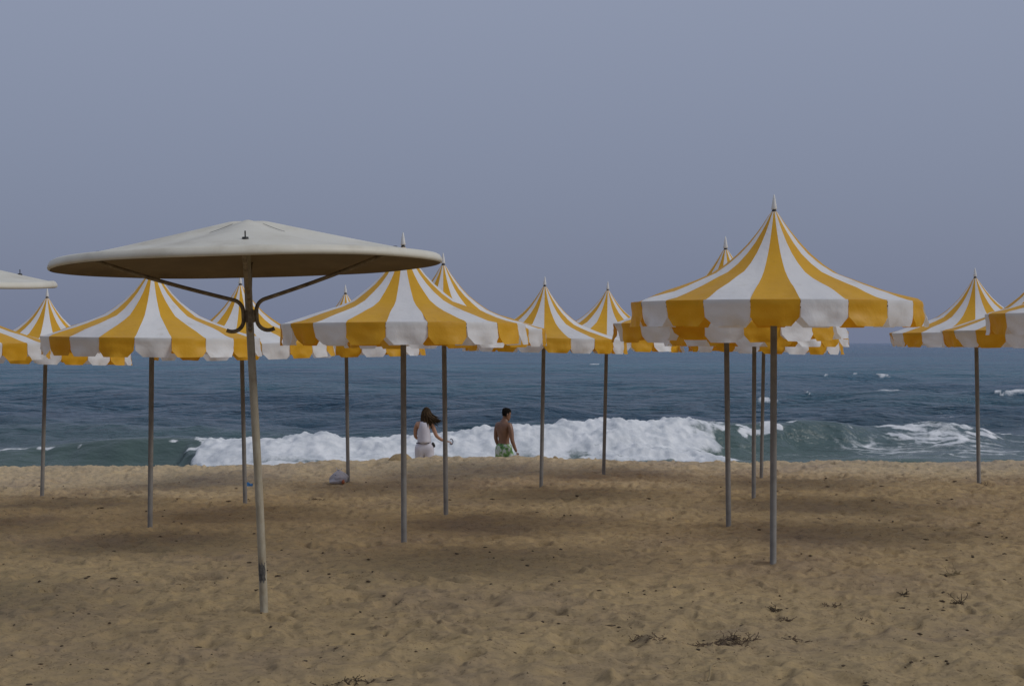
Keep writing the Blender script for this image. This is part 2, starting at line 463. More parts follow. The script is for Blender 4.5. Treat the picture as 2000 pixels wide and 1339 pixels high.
def water_material():
    m, nt, b, n, l = new_mat('sea_water')
    tc = n.new('ShaderNodeTexCoord'); sp = n.new('ShaderNodeSeparateXYZ'); l.new(tc.outputs['Object'], sp.inputs[0])
    # green and sandy over the shallow bar, blue in deep water
    lg = n.new('ShaderNodeMath'); lg.operation = 'LOGARITHM'; lg.inputs[1].default_value = 10
    l.new(sp.outputs[1], lg.inputs[0])
    mr = n.new('ShaderNodeMapRange'); mr.inputs[1].default_value = 1.5; mr.inputs[2].default_value = 3.3
    l.new(lg.outputs[0], mr.inputs[0])
    body = ramp(nt, mr.outputs[0], [(0, (.072, .112, .100)), (.075, (.066, .104, .100)), (.16, (.036, .080, .122)), (.45, (.012, .118, .185)), (1, (.010, .080, .185))])
    tp = noise(nt, .035, 3, .5, vscale=(.4, 1, 1))
    rp = ramp(nt, tp.outputs[0], [(.35, (.72, .76, .85)), (.65, (1.25, 1.22, 1.1))])
    mm = n.new('ShaderNodeMix'); mm.data_type = 'RGBA'; mm.blend_type = 'MULTIPLY'; mm.inputs[0].default_value = 1
    l.new(body.outputs[0], mm.inputs[6]); l.new(rp.outputs[0], mm.inputs[7])
    l.new(mm.outputs[2], b.inputs['Base Color'])
    b.inputs['Roughness'].default_value = .12
    b.inputs['Specular IOR Level'].default_value = .5
    b.inputs['IOR'].default_value = 1.33
    b1 = noise(nt, 1.0, 6, .62, vscale=(.55, 1.25, 1))
    bp = bump(nt, b1.outputs[0], 1.0, .55)
    b2 = noise(nt, .22, 5, .65, vscale=(.4, 1.3, 1))
    bp2 = bump(nt, b2.outputs[0], 1.0, 3.2)
    l.new(bp.outputs[0], bp2.inputs['Normal'])
    for node, lo, hi in ((bp, .35, 1.0), (bp2, .12, 1.0)):       # the bar before the break is smoother than the open sea
        q = n.new('ShaderNodeMapRange'); q.inputs[1].default_value = .06; q.inputs[2].default_value = .20; q.inputs[3].default_value = lo; q.inputs[4].default_value = hi
        l.new(mr.outputs[0], q.inputs[0]); l.new(q.outputs[0], node.inputs['Strength'])
    l.new(bp2.outputs[0], b.inputs['Normal'])
    # foam
    at = n.new('ShaderNodeAttribute'); at.attribute_name = 'foam'
    fn = noise(nt, 5.0, 5, .7)
    ma = n.new('ShaderNodeMath'); ma.operation = 'MULTIPLY_ADD'; ma.inputs[1].default_value = 1.0; ma.inputs[2].default_value = -.5
    l.new(fn.outputs[0], ma.inputs[0])
    ad = n.new('ShaderNodeMath'); ad.operation = 'ADD'; l.new(ma.outputs[0], ad.inputs[0]); l.new(at.outputs['Fac'], ad.inputs[1])
    ms = n.new('ShaderNodeMapRange'); ms.interpolation_type = 'SMOOTHSTEP'; ms.inputs[1].default_value = .18; ms.inputs[2].default_value = .85
    l.new(ad.outputs[0], ms.inputs[0])
    fb = n.new('ShaderNodeBsdfDiffuse')
    fr = ramp(nt, noise(nt, 1.6, 7, .7, vscale=(1, 1, .6)).outputs[0], [(.33, (.46, .49, .52)), (.60, (.74, .75, .76))])
    l.new(fr.outputs[0], fb.inputs[0])
    fbp = bump(nt, noise(nt, 7, 7, .75).outputs[0], .35, .06); l.new(fbp.outputs[0], fb.inputs['Normal'])
    mx = n.new('ShaderNodeMixShader')
    l.new(ms.outputs[0], mx.inputs[0]); l.new(b.outputs[0], mx.inputs[1]); l.new(fb.outputs[0], mx.inputs[2])
    l.new(mx.outputs[0], n['Material Output'].inputs[0])
    return m

s = spread(1.12, 580, np.array([.02, .05, .1, .2, .4, .8, 1.5, 3, 6]))
yr = [30.5]; 
while yr[-1] < 36.5: yr.append(yr[-1] + .25)
while yr[-1] < 53: yr.append(yr[-1] + .075)
stp = .08
while yr[-1] < 40000: yr.append(yr[-1] + stp); stp *= 1.013
yr = np.array(yr)
S, Y = np.meshgrid(s, yr)
X = S * (2 + .375*Y)
spac = np.gradient(yr)[:, None]*np.ones_like(X)
Z, foam = sea_surface(X, Y, spac)
me = grid_mesh('sea', X, Y, Z)
att = me.attributes.new('foam', 'FLOAT', 'POINT')
att.data.foreach_set('value', foam.ravel().astype(np.float32))
sea = link('sea_water', me, water_material())
tag(sea, 'choppy blue green sea with a white breaker near shore', None, None, 'structure')

# ------------------------------------------------------------------ striped parasols
RIM, ZRIM = 1.235, 2.247            # rim radius, rim height above the foot
PROF = [(.022, 3.035), (.05, 2.995), (.10, 2.915), (.151, 2.843), (.23, 2.742), (.32, 2.648), (.43, 2.555), (.547, 2.473), (.68, 2.420), (.814, 2.374), (.93, 2.337), (1.015, 2.310), (1.12, 2.277), (1.195, 2.257), (RIM, ZRIM)]
NP = 20

def canopy_panel_mesh(th0, th1, rnd, seed, slack=0):
    nu = 6
    u = np.linspace(0, 1, nu + 1)[None, :]
    r = np.array([p[0] for p in PROF])[:, None]; z = np.array([p[1] for p in PROF])[:, None]
    th = th0 + (th1 - th0)*u + 0*r
    ca, sa = np.cos(th), np.sin(th)
    wr = .016*pn(ca*r*3.0, sa*r*3.0, seed)*np.minimum(1, r/.5)*(r < RIM - .01)
    wr = wr + .011*pn(th*15, r*4 + 0*th, seed + 1)*np.clip((r - .6)/.5, 0, 1)*(r < RIM - .01)
    zz = z - np.sin(math.pi*u)*r*.010*(r < RIM - .01) + wr + slack*np.sin(math.pi*r/RIM)
    m = MB(); m.grid(np.stack([r*ca, r*sa, zz], -1).tolist())
    return m.mesh('canopy_panel')

def flap_mesh(th0, th1, rnd, seed):
    nu, nv, L = 8, 7, .212
    thm = (th0 + th1)/2
    blow = math.cos(thm)                       # the breeze comes from the left (-x)
    tilt = .00 + .11*max(blow, 0) + .20*min(blow, 0) + rnd.gauss(0, .05)
    if rnd.random() < .10: tilt += rnd.uniform(.2, .55)*(1 if blow > -.2 else -1)
    ph, am, cu = rnd.uniform(0, 6.28), rnd.uniform(.001, .009), rnd.gauss(0, .08)
    skew = rnd.gauss(0, .012)
    v = np.array([0, .12, .25, .40, .52, .66, .83, 1.0])[:, None]
    w = np.where(v < .66, 1.0, 1 - .32*(v - .66)/.34)
    u = .5 + (np.linspace(0, 1, nu + 1)[None, :] - .5)*w*.990
    th = th0 + (th1 - th0)*u + skew*v*v
    a = tilt + cu*v + .06*np.sin(u*math.pi*2 + ph)*v
    out = L*v*np.sin(a) + am*np.sin(u*9 + ph)*v + .020*pn(th*9, v*2.2 + 0*th, seed)*v + .010*pn(th*22 + v*3, v*1.5 + 0*th, seed + 7)*np.sqrt(v)
    r = RIM + out + .004*np.sin(math.pi*np.minimum(v*4, 1))
    m = MB(); m.grid(np.stack([r*np.cos(th), r*np.sin(th), ZRIM - L*v*np.cos(a)], -1).tolist())
    return m.mesh('valance_flap')

def shared(builder):
    cache = {}
    def f(name, mat, parent):
        if name not in cache:
            me = builder().mesh(name); me.materials.append(mat)
            me.polygons.foreach_set('use_smooth', [True]*len(me.polygons))
            cache[name] = me
        o = bpy.data.objects.new(name, cache[name]); COL.objects.link(o); o.parent = parent
        return o
    return f
def _pole():
    m = MB(); m.tube([(0, 0, -.5), (0, 0, 1.4), (0, 0, 3.0)], .029, 16); return m
def _fin():
    m = MB(); m.lathe([(.001, 3.052), (.024, 3.052), (.0255, 3.06), (.021, 3.09), (.013, 3.14), (.006, 3.175), (.001, 3.185)], 16); return m
def _col():
    m = MB(); m.lathe([(.001, 3.012), (.019, 3.012), (.026, 3.030), (.017, 3.046), (.015, 3.053), (.001, 3.053)], 16); return m
def _hoop():
    m = MB(); n = 60
    m.tube([((RIM-.016)*math.cos(2*math.pi*k/n), (RIM-.016)*math.sin(2*math.pi*k/n), ZRIM - .016) for k in range(n+1)], .009, 6, cap=False); return m
def _rib():
    m = MB(); m.tube([(r - .016 if r > .1 else r, 0, z - .026) for r, z in PROF[1:]], .006, 5); return m
mk_pole, mk_fin, mk_col, mk_hoop, mk_rib = map(shared, (_pole, _fin, _col, _hoop, _rib))

def parasol(i, spec, foot):
    bx, by, ax, k, ph, lab = spec
    rnd = random.Random(100 + i)
    D = D0/k
    apex = px(ax, by - 682*k, D)          # apex of the canopy
    g = float(ground_base(np.array([foot.x]), np.array([foot.y]))[0])
    lean = math.atan2(apex.x - foot.x, 3.05)
    root = empty('striped_parasol', (foot.x, foot.y, foot.z), (rnd.gauss(0, .010), lean, 0))
    tag(root, lab, 'parasol', 'yellow and white striped beach parasols')
    mk_pole('pole', M_POLE, root); mk_fin('finial', M_FIN, root); mk_col('collar', M_BLK, root); mk_hoop('rim_hoop', M_POLE, root)
    view = math.atan2(-foot.y, -foot.x)   # direction to the camera
    step = 2*math.pi/NP
    slack = max(-.012, min(.03, rnd.gauss(.006, .014)))
    for q in range(NP):
        th0 = view + R(ph) + (q - .5)*step
        mat = M_YEL if q % 2 == 0 else M_WHT
        pnl = link('canopy_panel', canopy_panel_mesh(th0, th0 + step, rnd, i*3 + 200, slack), mat, root)
        link('valance_flap', flap_mesh(th0, th0 + step, rnd, i*40 + q + 300), mat, pnl)
    for q in range(5):
        rb = mk_rib('rib', M_POLE, root); rb.rotation_euler = (0, 0, view + R(ph) + (4*q + .5)*step)
    return root

for i, (sp_, ft) in enumerate(zip(PAR, FEET)):
    parasol(i, sp_, ft)

# ------------------------------------------------------------------ white rigid parasols
def shell_material():
    m, nt, b, n, l = new_mat('cream_fibreglass')
    r = ramp(nt, noise(nt, 2.2, 6, .65).outputs[0], [(.28, (.45, .41, .325)), (.5, (.60, .57, .48)), (.75, (.66, .635, .55))])
    l.new(r.outputs[0], b.inputs['Base Color'])
    b.inputs['Roughness'].default_value = .5
    bp = bump(nt, noise(nt, 5, 4).outputs[0], .2, .02); l.new(bp.outputs[0], b.inputs['Normal'])
    return m
def paint_material():
    m, nt, b, n, l = new_mat('chipped_cream_paint')
    t = noise(nt, 5, 7, .7, vscale=(2.5, 2.5, .8))
    r = ramp(nt, t.outputs[0], [(.30, (.10, .065, .04)), (.40, (.30, .255, .175)), (.62, (.42, .38, .29)), (.78, (.50, .47, .40))])
    l.new(r.outputs[0], b.inputs['Base Color'])
    b.inputs['Roughness'].default_value = .55
    bp = bump(nt, t.outputs[0], .4, .004); l.new(bp.outputs[0], b.inputs['Normal'])
    return m
def rust_material():
    m, nt, b, n, l = new_mat('rusty_arm_paint')
    t = noise(nt, 16, 6, .7)
    r = ramp(nt, t.outputs[0], [(.32, (.10, .070, .042)), (.5, (.22, .172, .112)), (.70, (.36, .30, .21))])
    l.new(r.outputs[0], b.inputs['Base Color'])
    b.inputs['Roughness'].default_value = .65
    return m
M_SHELL, M_PAINT, M_RUST = shell_material(), paint_material(), rust_material()
M_UNDER = simple('brown_shaded_underside', (.15, .105, .055), (.23, .17, .095), 2.0, .75)  # brown of the shade and the sand's bounced light, painted into the colour

WR = 1.365                       # shell radius
WZ = 2.475                       # rim height above the foot
def shell_top(r, th):
    """th is counted from one arm; the skin sags between the four arms"""
    t = min(r/WR, 1)
    z = .305*(1 - max(t, .085))
    z -= .050*math.sin(2*th)**2*math.sin(math.pi*t**.8)
    if t < .10: z = min(z, .280)
    return z

def white_parasol(name, foot, lean_x, lean_y, turn, lab, arm_turn=0, canopy_tilt=(0, 0), peg=3):
    root = empty(name, foot, (lean_y, lean_x, 0))
    tag(root, lab, 'parasol', 'white rigid beach parasols')
    m = MB()
    zs = np.linspace(-.5, 2.70, 24)
    m.tube([(.004*math.sin(z*2.1), .003*math.cos(z*1.7), z) for z in zs], [.0285 - .002*max(0, z/2.7) for z in zs], 18)
    m.build('pole', M_PAINT, root)
    # bare patch where the paint has gone
    m = MB(); rows = []
    rr = random.Random(5)
    for j in range(9):
        row = []
        for k in range(9):
            a = R(215) + R(105)*(k/8) + R(8)*math.sin(j*1.7)
            w = .0291
            z = .235 + .125*(j/8) + .014*math.sin(k*1.9 + j*.8)
            row.append((w*math.cos(a) + .004*math.sin(z*2.1), w*math.sin(a) + .003*math.cos(z*1.7), z))
        rows.append(row)
    m.grid(rows)
    o = m.build('bare_patch', simple('dark_bare_metal', (.035, .035, .035), (.16, .15, .13), 30, .6), root)
    # canopy shell with rolled lip
    can = empty('canopy', (0, 0, WZ), (canopy_tilt[0], canopy_tilt[1], 0)); can.parent = root
    nth = 96
    rad = [.004, .05, .10, .135, .15, .22, .32, .45, .6, .75, .9, 1.05, 1.17, 1.26, 1.31]
    m = MB()
    rows = []
    for r in rad:
        rows.append([(r*math.cos(2*math.pi*k/nth), r*math.sin(2*math.pi*k/nth), shell_top(r, 2*math.pi*k/nth + turn)) for k in range(nth)])
    lip = [(1.328, .009, 1), (1.348, .004, .6), (1.362, -.017, .3), (WR, -.031, 0), (1.361, -.043, 0), (1.350, -.048, 0)]
    for r, dz, f in lip:
        rows.append([((r + .004*math.sin(7*2*math.pi*k/nth))*math.cos(2*math.pi*k/nth), (r + .004*math.sin(7*2*math.pi*k/nth))*math.sin(2*math.pi*k/nth), shell_top(min(r, WR), 2*math.pi*k/nth + turn)*f + dz + .003*math.sin(5*2*math.pi*k/nth)) for k in range(nth)])
    m.grid(rows, close=True)
    m.build('shell', M_SHELL, root).location = (.014, 0, WZ)
    sh = [o for o in root.children if o.name.startswith('shell')][-1]
    bpy.data.objects.remove(can)
    sh.scale = (.987, .987, 1)
    sh.rotation_euler = (canopy_tilt[0], canopy_tilt[1], 0)
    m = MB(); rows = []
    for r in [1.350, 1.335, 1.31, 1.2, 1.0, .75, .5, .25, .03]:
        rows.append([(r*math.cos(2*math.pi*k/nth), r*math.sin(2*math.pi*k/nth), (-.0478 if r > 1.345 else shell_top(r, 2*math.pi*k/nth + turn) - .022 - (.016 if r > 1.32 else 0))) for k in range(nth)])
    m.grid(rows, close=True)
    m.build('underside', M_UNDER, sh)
    # the slits and bolts on top
    for q in range(4):
        a = turn*0 + arm_turn + q*math.pi/2
        c, s_ = math.cos(a), math.sin(a)
        rb = 1.03
        zt = shell_top(rb, a + turn)
        m = MB(); m.tube([(rb*c, rb*s_, zt - .03), (rb*c, rb*s_, zt + (.05 if q == peg else .012))], .0045, 8); m.lathe([(.001, zt + .013), (.020, zt + .011), (.022, zt + .001), (.024, zt - .004)], 12, rb*c, rb*s_)
        m.build('bolt', M_BLK, sh)
        a2 = a + math.pi/4 + (R(-14) if q % 2 else R(14))
        m = MB(); rows = []
        for j in range(9):
            r = .20 + .29*j/8
            z = shell_top(r, a2 + turn) + .009
            w = .0055*(1 - (abs(j - 4)/4)**3*.7)
            rows.append([(r*math.cos(a2) - w*e*math.sin(a2), r*math.sin(a2) + w*e*math.cos(a2), z + (0.002 if e == 0 else 0)) for e in (-1, 0, 1)])
        m.grid(rows); m.build('slit', M_BLK, sh)
    # four bent arms, hooked at the foot
    zc = 2.065
    for q in range(4):
        a = arm_turn + q*math.pi/2
        p2 = []
        # hook (out) -> along the pole -> bend -> out to the shell
        for t in np.linspace(0, 1, 10):                 # lower hook
            an = R(-58) - R(122)*t
            p2.append((.0455 + .078 + .078*math.cos(an), zc + .078*math.sin(an)))
        p2.append((.0455, zc + .025)); p2.append((.0455, zc + .05))
        for t in np.linspace(.1, 1, 9):
            an = math.pi - R(72)*t
            p2.append((.0455 + .085 + .085*math.cos(an), zc + .06 + .085*math.sin(an)))
        e = p2[-1]
        for t in np.linspace(.12, 1, 8):
            p2.append((e[0] + (1.03 - e[0])*t, e[1] + (WZ + shell_top(1.03, a + turn) - .035 - e[1])*t - .012*math.sin(math.pi*t)))
        m = MB()
        m.tube([(r*math.cos(a), r*math.sin(a), z) for r, z in p2], .0145, 10)
        m.build('arm', M_RUST, root)
    m = MB(); m.lathe([(.030, zc - .02), (.034, zc - .015), (.034, zc + .065), (.030, zc + .07)], 18)
    m.build('clamp', M_RUST, root)
    return root

D_U = 9.6
fu = px(516, 1200, D_U)
white_parasol('white_parasol', (fu.x, fu.y, fu.z), -math.atan2(33*.00358, 2.5), 0.0, R(-9.5), 'big weathered white parasol on a leaning cream pole with four bent rusty arms', R(9.5), (0, R(1.0)))
D_V = 12.8
fv = px(-188, 1070, D_V)
white_parasol('white_parasol', (fv.x, fv.y, 0.0), 0.0, 0.0, R(-12), 'white parasol of which only the rim shows at the left edge', R(12), (R(2.8), R(.8)), 0)

# ------------------------------------------------------------------ people
def skin_mesh(name, verts, edges, roots, sub=2):
    """skeleton (x, y, z, rx, ry) -> one smooth skin"""
    me = bpy.data.meshes.new(name)
    me.from_pydata([v[:3] for v in verts], edges, [])
    o = bpy.data.objects.new(name, me); COL.objects.link(o)
    o.modifiers.new('skin', 'SKIN').use_smooth_shade = True
    ss = o.modifiers.new('sub', 'SUBSURF'); ss.levels = sub; ss.render_levels = sub
    sv = me.skin_vertices[0].data
    for k, v in enumerate(verts):
        sv[k].radius = (v[3], v[4] if len(v) > 4 else v[3])
        sv[k].use_root = k in roots
    dg = bpy.context.evaluated_depsgraph_get(); dg.update()
    out = bpy.data.meshes.new_from_object(o.evaluated_get(dg))
    bpy.data.objects.remove(o); bpy.data.meshes.remove(me)
    out.name = name
    return out

def merge(meshes, name):
    bm = bmesh.new()
    for m_ in meshes: bm.from_mesh(m_)
    out = bpy.data.meshes.new(name); bm.to_mesh(out); bm.free()
    for m_ in meshes: bpy.data.meshes.remove(m_)
    return out

def hand_meshes(wrist, palm, spread_dir, palm_n, sc=1.0, curl=.5):
    """palm with five fingers; spread_dir points to the thumb side"""
    w, p = Vector(wrist), Vector(palm)
    d = (p - w).normalized(); s_ = Vector(spread_dir).normalized(); nrm = Vector(palm_n).normalized()
    out = []
    out.append(skin_mesh('palm', [(*w, .024, .018), (*(w + d*.04*sc), .034, .016), (*(w + d*.085*sc), .036, .014)], [(0, 1), (1, 2)], {0}, 2))
    base = w + d*.075*sc
    for off, ln in ((.030, .072), (.010, .080), (-.010, .074), (-.028, .058)):
        a = base + s_*off*sc
        b = a + (d + nrm*curl*.35).normalized()*ln*.5*sc
        c = b + (d + nrm*curl*1.1).normalized()*ln*.3*sc
        e = c + (d*.6 + nrm*curl*1.6).normalized()*ln*.24*sc
        out.append(skin_mesh('finger', [(*a, .0095), (*b, .009), (*c, .0085), (*e, .007)], [(0, 1), (1, 2), (2, 3)], {0}, 1))
    a = w + d*.022*sc + s_*.018*sc
    b = a + (d*.5 + s_*.8 + nrm*.3).normalized()*.04*sc
    c = b + (d*.9 + s_*.25 + nrm*.5).normalized()*.035*sc
    out.append(skin_mesh('thumb', [(*a, .013), (*b, .011), (*c, .009)], [(0, 1), (1, 2)], {0}, 1))
    return out

def ellipsoid(m, c, r, n=14, lo=-90, hi=90, rot=None):
    rows = []
    for i in range(n + 1):
        la = R(lo + (hi - lo)*i/n)
        row = []
        for k in range(2*n):
            lo_ = 2*math.pi*k/(2*n)
            p = Vector((r[0]*math.cos(la)*math.cos(lo_), r[1]*math.cos(la)*math.sin(lo_), r[2]*math.sin(la)))
            if rot: p = rot @ p
            row.append(Vector(c) + p)
        rows.append(row)
    m.grid(rows, close=True)

def head_mesh(c, h, yaw, pitch, wid=.073):
    """skull, jaw, nose, ears, lips; faces +y before turning"""
    rot = Euler((pitch, 0, yaw)).to_matrix()
    rows = []
    prof = [(-.118, .006, .055), (-.112, .030, .050), (-.095, .046, .042), (-.07, .056, .022), (-.035, .063, .010), (0, .069, .002), (.035, .073, -.004), (.07, .070, -.006), (.095, .056, -.006), (.112, .034, -.005), (.118, .006, -.004)]
    s = h/.236
    for z, w, yo in prof:
        row = []
        for k in range(20):
            a = 2*math.pi*k/20
            y = math.sin(a)*w*1.22 + yo
            x = math.cos(a)*w*(wid/.073)
            if math.sin(a) > .9:
                if -.05 < z < -.02: y += .020            # nose
                if -.09 < z < -.06: y += .006            # lips and chin
                if .02 < z < .05: y += .003
            row.append(Vector(c) + rot @ (Vector((x, y, z))*s))
        rows.append(row)
    m = MB(); m.grid(rows, close=True)
    for e in (-1, 1):
        ellipsoid(m, Vector(c) + rot @ (Vector((e*wid*.98, -.004, -.012))*s), (.009*s, .018*s, .030*s), 6, rot=rot)
    for e in (-1, 1):
        ellipsoid(m, Vector(c) + rot @ (Vector((e*.030, .071, .006))*s), (.013*s, .010*s, .009*s), 6, rot=rot)
    return m.mesh('head'), rot, s

def skin_tone(name, a, b):
    m, nt, bs, n, l = new_mat(name)
    r = ramp(nt, noise(nt, 9, 4).outputs[0], [(.3, a), (.7, b)])
    l.new(r.outputs[0], bs.inputs['Base Color']); bs.inputs['Roughness'].default_value = .5
    return m
M_SKM = skin_tone('shaded_tanned_skin', (.165, .082, .048), (.225, .115, .066))  # tan darkened, with the shade on his back put into the tone
M_SKW = skin_tone('light_tanned_skin', (.36, .19, .115), (.44, .24, .15))
M_HAIRB = simple('black_hair', (.008, .007, .006), (.016, .014, .012), 40, 1.0, bstr=1.0, bdist=.02, bscale=90)
M_HAIRB.node_tree.nodes['Principled BSDF'].inputs['Specular IOR Level'].default_value = .08
M_HAIRW = simple('brown_hair', (.022, .014, .008), (.070, .044, .022), 22, .8)
M_HAIRW.node_tree.nodes['Principled BSDF'].inputs['Specular IOR Level'].default_value = .12
M_TOP = simple('lilac_white_cotton', (.50, .48, .54), (.58, .56, .61), 5, .85, bstr=.3, bdist=.01, bscale=18)
M_PANTS = simple('white_cotton_trousers', (.56, .54, .60), (.64, .62, .67), 5, .85, bstr=.3, bdist=.01, bscale=14)
M_NAVY = simple('navy_cloth', (.012, .013, .03), (.02, .022, .045), 8, .8)
def shorts_material():
    m, nt, b, n, l = new_mat('green_leaf_print')
    t = noise(nt, 11, 3, .5)
    r = ramp(nt, t.outputs[0], [(.34, (.05, .10, .04)), (.41, (.09, .22, .06)), (.50, (.19, .34, .12)), (.57, (.44, .50, .44)), (.72, (.52, .56, .55))])
    l.new(r.outputs[0], b.inputs['Base Color']); b.inputs['Roughness'].default_value = .8
    return m
M_SHORTS = shorts_material()

def man():
    D = 28.0
    top = px(991, 796, D); foot_z = top.z - 1.76
    root = empty('person', (px(984, 796, D).x, D, foot_z), (0, 0, R(-50)))
    tag(root, 'shirtless man with short black hair in green patterned shorts, seen from behind', 'person')
    # local: facing +y, x right
    V = [(0, 0, .93, .150, .105), (.0, .005, 1.06, .128, .092), (0, .0, 1.22, .150, .105), (.0, -.012, 1.36, .168, .108), (.005, -.005, 1.46, .095, .075), (.02, .012, 1.53, .056, .058), (.03, .03, 1.60, .058, .062),
         (-.175, -.008, 1.41, .066, .062), (-.225, -.01, 1.30, .056, .054), (-.235, -.02, 1.12, .044, .044), (-.215, .03, .98, .036, .036), (-.195, .07, .88, .024, .026),
         (.185, .0, 1.41, .066, .062), (.235, -.0, 1.29, .056, .054), (.275, -.01, 1.11, .044, .044), (.305, .03, .97, .036, .036), (.335, .06, .87, .024, .026),
         (-.10, .0, .84, .092, .094), (-.105, .04, .50, .062, .062), (-.105, .0, .30, .054, .058), (-.105, -.03, .09, .038, .040), (-.11, .09, .035, .040, .028),
         (.10, .0, .84, .092, .094), (.115, .10, .51, .062, .062), (.12, .13, .30, .054, .058), (.12, .12, .09, .038, .040), (.125, .24, .035, .040, .028)]
    E = [(0, 1), (1, 2), (2, 3), (3, 4), (4, 5), (5, 6), (3, 7), (7, 8), (8, 9), (9, 10), (10, 11), (3, 12), (12, 13), (13, 14), (14, 15), (15, 16),
         (0, 17), (17, 18), (18, 19), (19, 20), (20, 21), (0, 22), (22, 23), (23, 24), (24, 25), (25, 26)]
    parts = [skin_mesh('body', V, E, {0})]
    hm, rot, s_ = head_mesh((.035, .035, 1.632), .252, R(-14), R(-18))
    parts.append(hm)
    parts += hand_meshes(V[11][:3], (-.19, .09, .80), (0.1, 1, .2), (1, 0, 0), 1.0, .6)
    parts += hand_meshes(V[16][:3], (.355, .08, .79), (-.1, 1, .2), (-1, 0, 0), 1.0, .6)
    link('body', merge(parts, 'body'), M_SKM, root)
    # short hair lying close to the skull
    m = MB(); rows = []
    for z, w, yo in [(-.050, .060, .014), (-.030, .064, .008), (0, .069, .002), (.035, .073, -.004), (.07, .070, -.006), (.095, .056, -.006), (.112, .034, -.005), (.118, .004, -.004)]:
        row = []
        for k in range(28):
            a = 2*math.pi*k/28
            line = .055 if math.sin(a) > .25 else (-.02 if math.sin(a) > -.35 else -.06)     # hairline: brow, ears, nape
            f = (1.075 + .02*math.sin(k*5.3 + z*300)) if z >= line else .93
            row.append(Vector((.035, .035, 1.632)) + rot @ (Vector((math.cos(a)*w*f, math.sin(a)*w*1.22*f + yo, z*(1.05 if z > 0 else 1)))*s_))
        rows.append(row)
    m.grid(rows, close=True)
    m.build('hair', M_HAIRB, root)
    Vs = [(0, 0, .96, .185, .150), (-.095, .0, .84, .130, .138), (-.112, .03, .66, .128, .130), (-.118, .04, .50, .130, .130), (.095, .0, .84, .130, .138), (.117, .06, .66, .128, .130), (.128, .095, .50, .130, .130), (0, .0, 1.08, .165, .128)]
    Es = [(7, 0), (0, 1), (1, 2), (2, 3), (0, 4), (4, 5), (5, 6)]
    link('swim_shorts', skin_mesh('swim_shorts', Vs, Es, {0}), M_SHORTS, root)
    return root

